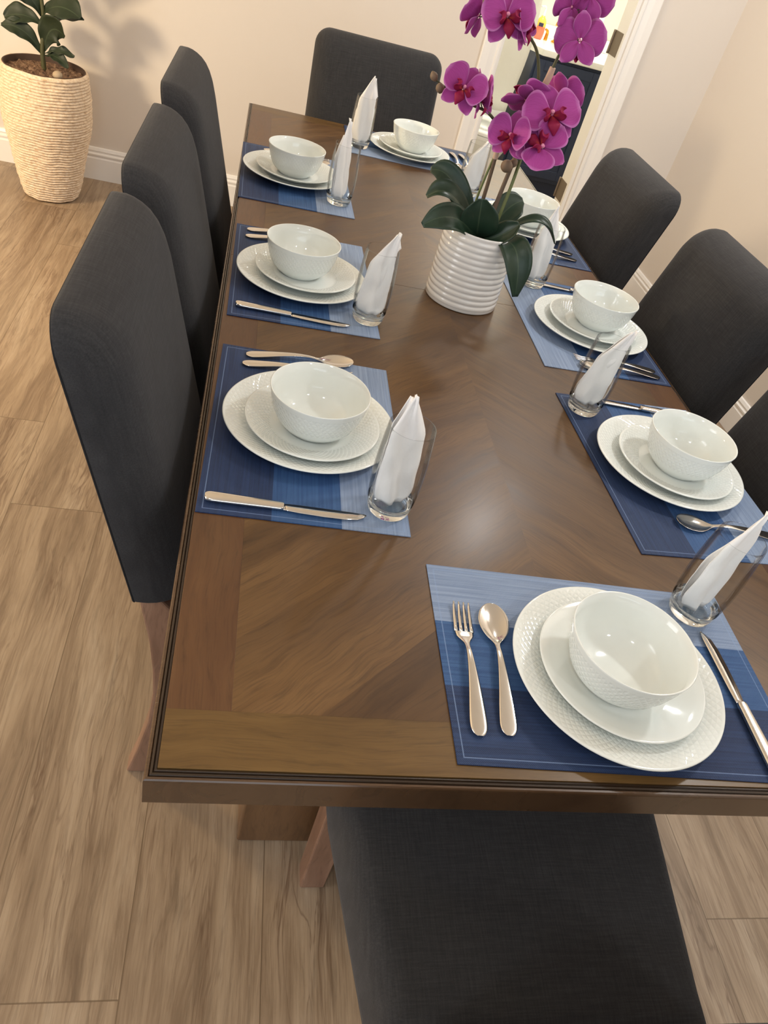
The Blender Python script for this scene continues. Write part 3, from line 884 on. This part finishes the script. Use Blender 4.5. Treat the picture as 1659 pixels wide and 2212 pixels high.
random.seed(4)
# each leaf: base, control, tip (relative to the pot centre), width scale, facing, cup
OL = [
 ((-.020, .020, .150), (-.080, .055, .262), (-.129, .068, .240), 0.98, (-.3, -.8, .75), .30),
 ((-.025, .002, .150), (-.095, -.012, .262), (-.140, -.012, .208), 0.86, (.05, -.55, .9), .45),
 ((-.020, -.030, .150), (-.085, -.058, .222), (-.150, -.084, .174), 0.98, (-.25, -.85, .6), .28),
 ((.030, -.035, .150), (.060, -.105, .212), (.082, -.114, .074), 1.08, (-.05, -.9, .35), .22),
 ((.045, -.005, .152), (.108, -.010, .252), (.162, -.022, .170), 0.52, (.1, -.25, 1), .5),
 ((.026, .024, .150), (.055, .055, .210), (.092, .066, .218), 1.12, (-.25, -.85, .5), .28),
 ((-.012, -.018, .150), (-.028, -.052, .190), (-.034, -.048, .238), 1.42, (-.2, -.9, .4), .30),
 ((.004, -.028, .150), (.028, -.060, .172), (.056, -.062, .208), 0.86, (-.25, -.7, .75), .40),
]
for a, m_, t_, sc, nm, cp in OL:
    P = chain(a, m_, t_, 6)
    oleaf(P, [w*sc for w in ow], across(P, nm), cp)

# stems
obj('stem', tube([(-.012, .004, .150), (-.016, .004, .20), (-.018, .0, .26), (-.020, -.002, .315)], [.0044, .0042, .004, .0038], 10, 'stem'), M['stem_brown'], orc)
obj('stem', tube([(-.024, .006, .150), (-.030, .006, .21), (-.026, .004, .27), (-.020, .002, .318)], .0026, 8, 'stem'), M['stem_green'], orc)
obj('stem', tube([(-.020, -.002, .312), (-.022, -.003, .335), (-.030, -.004, .360), (-.062, -.006, .385), (-.100, -.004, .392), (-.140, -.004, .403), (-.178, -.004, .418)], [.0032, .0031, .003, .0028, .0025, .0023, .0018], 8, 'stem'), M['stem_dark'], orc)
obj('stem', tube([(.010, -.006, .150), (.012, -.004, .22), (.020, .004, .29), (.030, .012, .38), (.036, .012, .45), (.039, .010, .48)], [.0046, .0046, .0044, .004, .0038, .0036], 10, 'stem'), M['stem_brown'], orc)
obj('stem', tube([(.022, -.008, .150), (.028, -.006, .22), (.034, .002, .29), (.036, .010, .37), (.037, .012, .45)], .0036, 8, 'stem'), M['stem_green'], orc)
obj('stem', tube([(.039, .010, .475), (.044, .008, .51), (.052, .004, .55), (.052, .0, .60), (.056, -.004, .66), (.062, -.006, .70)], [.0032, .0028, .0026, .0024, .0022, .0018], 8, 'stem'), M['stem_dark'], orc)
obj('stem', tube([(.034, .012, .40), (.026, .012, .43), (.016, .010, .47), (-.006, .006, .508), (-.045, .002, .533), (-.085, -.002, .545), (-.120, -.004, .553)], [.003, .003, .003, .0028, .0026, .0024, .0018], 8, 'stem'), M['stem_dark'], orc)
obj('stem_tape', tube([(.0365, .012, .452), (.0392, .011, .468), (.0402, .010, .484)], [.0062, .0066, .0058], 10, 'stem_tape'), M['tape'], orc)
obj('stem_tape', tube([(-.0198, -.002, .306), (-.0205, -.002, .322)], [.0058, .0052], 10, 'stem_tape'), M['tape'], orc)
def bud(c, r, mat, d=(0, 0, 1), name='bud'):
    me = lathe(name, [(0, -1.25), (.45, -1.05), (.85, -.5), (1.0, 0), (.9, .5), (.55, .95), (.2, 1.25), (0, 1.35)], 16)
    o = obj(name, me, mat, orc, c); o.scale = (r, r, r); o.rotation_mode = 'QUATERNION'; o.rotation_quaternion = Vector((0, 0, 1)).rotation_difference(Vector(d)); return o
bud((-.184, -.004, .423), .0075, M['bud'], (-.6, 0, .8)); bud((-.168, -.008, .407), .0085, M['bud'], (-.3, -.4, .8))
bud((-.125, -.006, .556), .0078, M['bud'], (-.5, -.2, .8)); bud((-.112, -.010, .565), .0066, M['bud'], (-.2, -.2, .9))
bud((-.072, -.034, .548), .0082, M['budgreen'], (0, -.5, .8))
bud((.005, -.014, .300), .0125, M['bud'], (-.3, -.5, .6)); bud((.020, -.004, .306), .0085, M['bud'], (.3, -.3, .8))

# flowers: petals in a local frame (face +Z, up +Y), then aimed
def frame(face, up):
    z = Vector(face).normalized(); y = Vector(up); y = (y - z*y.dot(z)).normalized(); x = y.cross(z)
    return Matrix((x, y, z)).transposed().to_4x4()
def petal_pts(ang, length, back=0.0, curl=0.0, start=.004):
    d = Vector((math.cos(ang), math.sin(ang), 0)); out = []
    for i in range(6):
        t = i/5; out.append(d*(start + length*t) + Vector((0, 0, -back*t + curl*t*t)))
    return out, Vector((-math.sin(ang), math.cos(ang), 0))
def flower_meshes(seed):
    rnd = random.Random(seed); S = []
    for ang, ln, wd in ((PI/2, .046, .0175), (PI*1.28, .046, .0165), (PI*1.72, .046, .0165)):
        p, sd = petal_pts(ang + rnd.uniform(-.08, .08), ln, .010 + rnd.uniform(-.004, .004), .004)
        S.append(blade('s', p, [wd*q for q in (.28, .72, .98, .98, .72, .16)], sd, -.22, .0012, 3, seed=seed))
    sep = blade_mesh('flower', S)
    pets = []
    for sgn in (1, -1):
        ang = PI/2 - sgn*(PI/2 - .16) + rnd.uniform(-.07, .07)
        p, sd = petal_pts(ang, .048, -.002, -.005 + rnd.uniform(-.003, .003))
        p = [q + Vector((0, 0, .002)) for q in p]
        pets.append(blade_mesh('petal', [blade('p', p, [q*.0315 for q in (.22, .72, 1.0, 1.04, .82, .22)], sd, -.16, .0016, 3, nu=10, seed=seed + sgn)]))
    # lip: two upright side lobes and a forward tongue
    lp = []
    lp.append(blade('l', [(0, -.004, .003), (0, -.010, .010), (0, -.017, .014), (0, -.024, .012), (0, -.030, .006)], [.003, .007, .0085, .006, .0012], (1, 0, 0), .5))
    for sgn in (1, -1):
        lp.append(blade('l', [(sgn*.002, -.003, .004), (sgn*.008, -.006, .011), (sgn*.011, -.004, .017), (sgn*.008, .001, .020)], [.003, .007, .007, .002], (0, 1, .3), .4*sgn))
    lp = [([v*1.28 for v in a_], b_, c_, d_) for a_, b_, c_, d_ in lp]
    lip = blade_mesh('lip', lp)
    colm = tube([(0, -.001, .002), (0, .001, .008), (0, -.001, .0125)], [.0032, .0036, .0028], 10, 'column')
    return sep, pets, lip, colm
FM = [flower_meshes(s) for s in range(4)]
for sep, pets, lip, colm in FM:
    sep.materials.append(M['petal']); lip.materials.append(M['lip']); colm.materials.append(M['column'])
    for p in pets: p.materials.append(M['petal'])
def flower(c, face, up, sc=1.0, var=0, closed=0.0):
    sep, pets, lip, colm = FM[var % 4]
    f = obj('flower', sep, None, orc); f.matrix_local = Matrix.Translation(Vector(c)) @ frame(face, up) @ Matrix.Scale(sc, 4)
    thick(f, .0007)
    for k, p in enumerate(pets):
        o = obj('petal', p, None, f); thick(o, .0007)
        if closed: o.rotation_euler = (0, (1 if k == 0 else -1)*-closed, 0)
    o = obj('lip', lip, None, f); thick(o, .0009)
    obj('column', colm, None, f)
    return f
# centre relative to the pot, facing direction, up direction, scale
FL = [
 ((.052, -.036, .415), (-.15, -.80, .50), (-.28, .30, 1), 1.12, 0, 0),
 ((.046, -.066, .360), (-.30, -.72, .55), (.88, -.41, -.17), 1.02, 1, .25),
 ((-.012, -.040, .363), (-.60, -.62, .25), (.05, .25, 1), 0.94, 2, .40),
 ((.010, .012, .418), (.10, .60, .60), (.05, -.6, -.7), 0.98, 3, .2),
 ((-.128, -.030, .420), (-.10, -.75, .45), (.35, .3, .9), 0.92, 1, .40),
 ((-.090, -.016, .412), (.85, -.25, .15), (.2, .3, .9), 0.90, 2, .5),
 ((-.088, -.036, .548), (-.05, -.80, .35), (-.25, .3, .9), 0.98, 3, .25),
 ((-.132, -.016, .534), (-.60, .50, .25), (.1, .1, 1), 0.82, 0, .4),
 ((-.054, -.024, .536), (.60, -.40, .40), (-.5, .1, .9), 0.84, 2, .3),
 ((.060, -.030, .541), (.22, .86, -.10), (-.2, -.1, 1), 0.92, 1, 0),
 ((.032, -.012, .584), (-.45, .8, .1), (.0, 0, 1), 0.78, 0, .2),
 ((.060, -.010, .606), (.5, .7, .1), (.15, 0, 1), 0.86, 3, .2),
 ((.082, .030, .436), (.60, .60, .2), (-.2, .2, .9), 0.92, 0, .3),
]
for f in FL: flower(*f)
def pedicel(a, b_):
    a, b_ = Vector(a), Vector(b_); m_ = (a + b_)/2 + Vector((0, .004, -.006))
    obj('pedicel', tube([a, m_, b_], [.0013, .0012, .0014], 6, 'pedicel'), M['stem_dark'], orc)
pedicel((.036, .010, .40), (.051, -.032, .414)); pedicel((.034, .006, .36), (.045, -.060, .358)); pedicel((.030, .004, .35), (-.009, -.036, .362))
pedicel((.03, .012, .40), (.010, .010, .416)); pedicel((-.112, -.004, .395), (-.127, -.026, .418)); pedicel((-.066, -.006, .386), (-.089, -.014, .410))
pedicel((-.055, .000, .536), (-.079, -.032, .548)); pedicel((-.11, -.003, .550), (-.131, -.014, .534)); pedicel((-.03, .003, .526), (-.046, -.022, .535))
pedicel((.050, .005, .540), (.057, -.028, .541)); pedicel((.052, .0, .585), (.025, -.012, .582)); pedicel((.055, -.003, .63), (.060, -.010, .607)); pedicel((.037, .012, .43), (.081, .029, .435))

# ------------------------------------------------------------------ fig plant in the rope basket
FX, FY = -0.845, 3.262
fig = empty('potted_fig', 'leafy green plant in a tall rope-wrapped basket in the left corner by the wall', 'plant', (FX, FY, 0))
outer = [(0, .004), (.085, .004), (.098, .002)]
HB = .525; coils = 46
def rad(z):
    t = z/HB
    return .100 + (.170 - .100)*min(1, (t/.62))**.62 + .006*math.sin(PI*max(0, t - .45)/.55) - .006*max(0, (t - .8)/.2)
for k in range(coils):
    for q in range(5):
        z = .004 + (HB - .008)*(k + q/5)/coils
        outer.append((rad(z) + .0058*math.sin(PI*q/5)**.8, z))
rim = rad(HB)
outer += [(rim, HB), (rim - .004, HB + .002), (rim - .008, HB)]
def jit(r, z, a, k):
    n = mnoise.noise(Vector((math.cos(a)*5, math.sin(a)*5, z*60))); n2 = mnoise.noise(Vector((math.cos(a)*2, math.sin(a)*2, z*9)))
    return r + .0034*n + .002*n2, z + .0034*mnoise.noise(Vector((math.cos(a)*3 + 7, math.sin(a)*3, z*5)))
obj('basket', lathe('basket', outer, 120, jitter=jit), M['rope'], fig)
obj('liner', lathe('liner', [(rim - .004, HB + .0015), (rim - .007, HB + .003), (rim - .010, HB), (rim - .012, HB - .09)], 72), M['liner'], fig)
rnd = random.Random(5)
o = obj('moss', lathe('moss', [(rim - .011, HB - .022)] + [(rim - .011 - (rim - .012)*i/16, HB - .020 + .012*i/16) for i in range(1, 16)] + [(0, HB - .006)], 64,
     jitter=lambda r, z, a, k: (r, z + .016*mnoise.noise(Vector((r*55*math.cos(a), r*55*math.sin(a), 1))) + .01*mnoise.noise(Vector((r*140*math.cos(a), r*140*math.sin(a), 4)))) if k > 0 else (r, z)), M['moss'], fig); o['kind'] = 'stuff'
o = obj('pebble', lathe('pebble', [(0, -.8), (.6, -.65), (.95, -.1), (.9, .35), (.5, .72), (0, .85)], 16), M['stone'], fig, (.075, -.112, HB + .006)); o.scale = (.02, .024, .02)
obj('trunk', tube([(0, 0, HB - .05), (-.004, -.004, HB + .06), (.006, 0, HB + .16), (.0, 0, HB + .28), (.004, 0, HB + .42)], [.011, .009, .008, .007, .005], 10, 'trunk'), M['stem_dark'], fig)
fw = [.006, .030, .052, .066, .058, .012]
FG = [  # base height above the rim, control, tip, width scale, facing, cup
 (.180, (.065, -.03, .265), (.156, -.05, .213), .86, (.1, -.7, .75), .22),
 (.180, (-.05, -.02, .285), (-.125, -.03, .262), .80, (.1, -.75, .7), .25),
 (.150, (-.075, .010, .185), (-.144, .010, .143), .62, (.0, -.75, .6), .30),
 (.035, (-.060, -.02, .150), (-.150, -.02, .120), .52, (.35, -.8, .5), .35),
 (.140, (.060, -.01, .205), (.162, -.012, .202), .36, (.0, -.5, .9), .40),
 (.055, (.030, -.03, .190), (.094, -.042, .136), .86, (.15, -.95, .1), .18),
 (.045, (.055, -.02, .088), (.122, -.02, .063), .30, (0, -.6, .8), .40),
 (.038, (.050, -.03, .072), (.104, -.055, .026), .34, (.2, -.7, .7), .40),
 (.26, (.05, .03, .37), (.130, .04, .400), .95, (-.3, -.6, .75), .3),
 (.27, (-.06, .02, .38), (-.150, .03, .400), .95, (.3, -.6, .75), .3),
 (.34, (.06, -.03, .46), (.140, -.06, .450), .9, (-.3, -.7, .7), .3),
 (.38, (-.03, -.02, .50), (-.080, -.08, .540), .9, (.3, -.8, .4), .3),
]
for h, m_, t_, sc, nm, cp in FG:
    a = (0, 0, HB + h); m2 = (m_[0], m_[1], HB + m_[2]); t2 = (t_[0], t_[1], HB + t_[2])
    P = chain(a, m2, t2, 6)
    o = obj('leaf', blade_mesh('leaf', [blade('leaf', P, [w*sc for w in fw], across(P, nm), cp, .005, 6, nu=10, seed=h*20)]), M['fig_leaf'], fig); thick(o, .0012)

# ------------------------------------------------------------------ bathroom fittings seen through the door
van = empty('vanity_cabinet', 'dark navy vanity cabinet with white top seen through the doorway', 'cabinet', (1.63, 4.82, 0))
bevel(obj('carcass', box_me('carcass', 0.03, .93, .02, .52, .10, .82), M['navy'], van), .003, 2)
obj('toe_kick', box_me('toe_kick', .05, .93, .06, .5, 0, .10), M['navy'], van)
for i, (xa, xb) in enumerate(((.045, .48), (.49, .925))):
    o = obj('door', box_me('door', xa, xb, .004, .02, .13, .80), M['navy'], van)
    b = MB(); w = .055
    b.box(xa, xa + w, -.003, .004, .13, .80); b.box(xb - w, xb, -.003, .004, .13, .80); b.box(xa + w, xb - w, -.003, .004, .13, .13 + w); b.box(xa + w, xb - w, -.003, .004, .80 - w, .80)
    bevel(obj('door_frame', b.mesh('door_frame'), M['navy'], o), .0015, 2)
b = MB(); b.sweep([[(x, y, z) for x, y in ((.0, .10), (.06, -.02), (.95, -.02), (.95, .55), (.0, .55))] for z in (.82, .857)])
bevel(obj('countertop', b.mesh('countertop'), M['quartz'], van), .004, 2)
bevel(obj('backsplash', box_me('backsplash', .0, .95, .53, .549, .8575, .93), M['quartz'], van), .003, 2)

sb = empty('soap_bottle', 'orange and yellow pump bottle of hand soap on the white vanity top', 'bottle', (1.738, 5.19, .8576))
obj('body', lathe('body', [(0, 0), (.027, 0), (.031, .004), (.034, .04), (.033, .07, 1), (.030, .095, 1), (.022, .112, 1), (.013, .120, 1), (.012, .126, 1), (0, .126, 1)], 32), [M['soap'], M['soap_top']], sb)
obj('pump', tube([(0, 0, .126), (0, 0, .15), (0, 0, .168), (-.012, -.006, .176), (-.034, -.016, .172)], [.010, .008, .006, .006, .005], 10, 'pump'), M['white'], sb)
o = obj('sticker', box_me('sticker', -.015, .015, -.0345, -.0325, .070, .090), M['label_dark'], sb); o.rotation_euler = (0, 0, -.25)

fa = empty('faucet', 'brass faucet on the white vanity top beside the soap bottle', 'faucet', (1.872, 5.21, .8576))
obj('base', lathe('base', [(0, 0), (.028, 0), (.028, .006), (.016, .012), (.013, .02), (0, .02)], 24), M['gold'], fa)
obj('spout', tube([(0, 0, .015), (0, 0, .07), (-.004, -.01, .10), (-.02, -.05, .125), (-.055, -.11, .118), (-.06, -.12, .102)], [.012, .012, .012, .011, .010, .0095], 12, 'spout'), M['gold'], fa)
for sx in (-1, 1): obj('handle', tube([(sx*.07, 0, 0), (sx*.07, 0, .045), (sx*.09, -.02, .06)], [.013, .010, .007], 10, 'handle'), M['gold'], fa)

to = empty('toilet', 'white toilet beside the vanity, partly seen past the door casing', 'toilet', (1.40, 4.95, 0))
def ell(cx, cy, a, b_, z, n=32): return [(cx + a*math.cos(2*PI*i/n), cy + b_*math.sin(2*PI*i/n), z) for i in range(n)]
b = MB(); b.sweep([ell(0, -.30, .10, .16, 0), ell(0, -.30, .105, .17, .05), ell(0, -.31, .11, .17, .18), ell(0, -.34, .17, .23, .32), ell(0, -.345, .185, .245, .385), ell(0, -.345, .185, .245, .40)])
bevel(obj('bowl_base', b.mesh('bowl_base', True), M['white'], to), .004, 2)
b = MB(); b.sweep([ell(0, -.345, .19, .25, .401), ell(0, -.345, .192, .252, .412), ell(0, -.345, .19, .25, .424), ell(0, -.345, .13, .19, .424), ell(0, -.345, .125, .185, .405)], False)
obj('seat', b.mesh('seat', True), M['white'], to)
b = MB(); b.sweep([ell(0, -.345, .125, .185, .405), ell(0, -.345, .10, .15, .395), ell(0, -.345, .05, .08, .385)])
obj('basin', b.mesh('basin', True), M['white'], to)
bevel(obj('tank', box_me('tank', -.19, .19, -.09, .09, .39, .70), M['white'], to), .02, 4)
bevel(obj('tank_lid', box_me('tank_lid', -.2, .2, -.1, .1, .701, .735), M['white'], to), .01, 3)
obj('flush_lever', tube([(.12, -.095, .655), (.12, -.105, .655), (.165, -.112, .648)], [.008, .008, .006], 10, 'flush_lever'), M['chrome'], to)

tw = empty('hanging_towel', 'white towel hanging on a bar beyond the door casing', 'towel', (1.33, 4.55, 0))
vs = []; fs = []; nu, nv = 18, 14
for j in range(nv + 1):
    v = j/nv
    for i in range(nu + 1):
        u = i/nu; x = -.2 + .36*u - .03*math.sin(PI*v)*0
        if u > .5: x += .035*math.sin(PI*v*1.0)*(u - .5)*2
        vs.append((x, .012*math.sin(u*14) + .004*math.sin(v*9), .52 + .72*v))
for j in range(nv):
    for i in range(nu):
        a = j*(nu + 1) + i; fs.append((a, a + 1, a + nu + 2, a + nu + 1))
o = obj('towel_cloth', mesh('towel_cloth', vs, fs), M['towel'], tw); thick(o, .014)
obj('bar', tube([(-.26, 0, 1.255), (.2, 0, 1.255)], .008, 10, 'bar'), M['gold'], tw)

pl = empty('switch_plate', 'white switch plate on the bathroom wall above the vanity', 'switch', (2.165, 5.379, 1.07))
bevel(obj('plate', box_me('plate', -.045, .045, -.006, 0, -.06, .06), M['trim'], pl), .003, 2)
for zz in (-.024, .024): bevel(obj('rocker', box_me('rocker', -.014, .014, -.010, -.006, zz - .015, zz + .015), M['trim'], pl), .002, 2)

# ------------------------------------------------------------------ lights
def area(name, loc, size, power, color, rot=(0, 0, 0), shape='DISK', sy=None, spread=PI):
    d = bpy.data.lights.new(name, 'AREA'); d.shape = shape; d.size = size
    if sy: d.size_y = sy
    d.energy = power; d.color = color; d.spread = spread
    o = bpy.data.objects.new(name, d); C.objects.link(o); o.location = loc; o.rotation_euler = rot; return o
def point(name, loc, power, color, r):
    d = bpy.data.lights.new(name, 'POINT'); d.energy = power; d.color = color; d.shadow_soft_size = r
    o = bpy.data.objects.new(name, d); C.objects.link(o); o.location = loc; return o
LC = (0.99, 0.985, 0.97)
for i, (x, y, p) in enumerate(((1.45, 2.55, 14), (1.85, 1.0, 17), (-0.5, -1.1, 9), (1.3, -1.3, 8))):
    area('assumed_ceiling_light', (x, y, ZC - .01), .16, p, LC)  # unseen overhead lights, positions assumed; no fixtures are modelled
point('assumed_warm_light', (-1.78, 1.9, 1.16), 104, (1.0, 0.77, 0.47), .12)  # unseen warm source assumed on the left; no lamp stands here
area('assumed_bathroom_light', (1.75, 4.7, ZC - .02), .5, 42, (1.0, 0.96, 0.84))  # light assumed above the bathroom, out of view; no fixture built
area('assumed_rear_daylight', (0.9, -4.0, 1.35), 3.2, 48, (0.80, 0.91, 1.0), (PI/2, 0, 0), 'RECTANGLE', 2.0)  # bare area light, assumed daylight behind the camera; there is no window
area('side_fill_light', (-3.55, -0.6, 1.45), 2.2, 54, (0.90, 0.95, 1.0), (0, -PI/2, 0), 'RECTANGLE', 1.6)  # unseen fill added on the left to brighten the right wall

w = bpy.data.worlds.new('world'); bpy.context.scene.world = w; w.use_nodes = True
bg = w.node_tree.nodes['Background']; bg.inputs[0].default_value = (0.86, 0.92, 1.0, 1); bg.inputs[1].default_value = 0.35

# ------------------------------------------------------------------ camera
R = [[0.9691272464041576, -0.09237567735576076, 0.22860252516138027], [0.10993085933801221, -0.6680225786976823, -0.7359762499668755], [0.2206979529635499, 0.7383851085870862, -0.6372439446354399]]
cd = bpy.data.cameras.new('camera'); cam = bpy.data.objects.new('camera', cd); C.objects.link(cam)
m4 = Matrix.Identity(4)
for i in range(3):
    m4[i][0] = R[0][i]; m4[i][1] = -R[1][i]; m4[i][2] = -R[2][i]
m4.translation = Vector((0.0382, -0.3770, 0.6942 + T))
cam.matrix_world = m4
cd.sensor_fit = 'VERTICAL'; cd.sensor_height = 36.0; cd.sensor_width = 27.0
cd.lens = 1610.05/2212*36.0; cd.clip_start = .02
sc = bpy.context.scene; sc.camera = cam
sc.view_settings.view_transform = 'Standard'; sc.view_settings.look = 'None'; sc.view_settings.gamma = 1.0; sc.view_settings.use_curve_mapping = False
sc.view_settings.exposure = 0.0

sc.cycles.max_bounces = 9; sc.cycles.transmission_bounces = 9; sc.cycles.transparent_max_bounces = 12
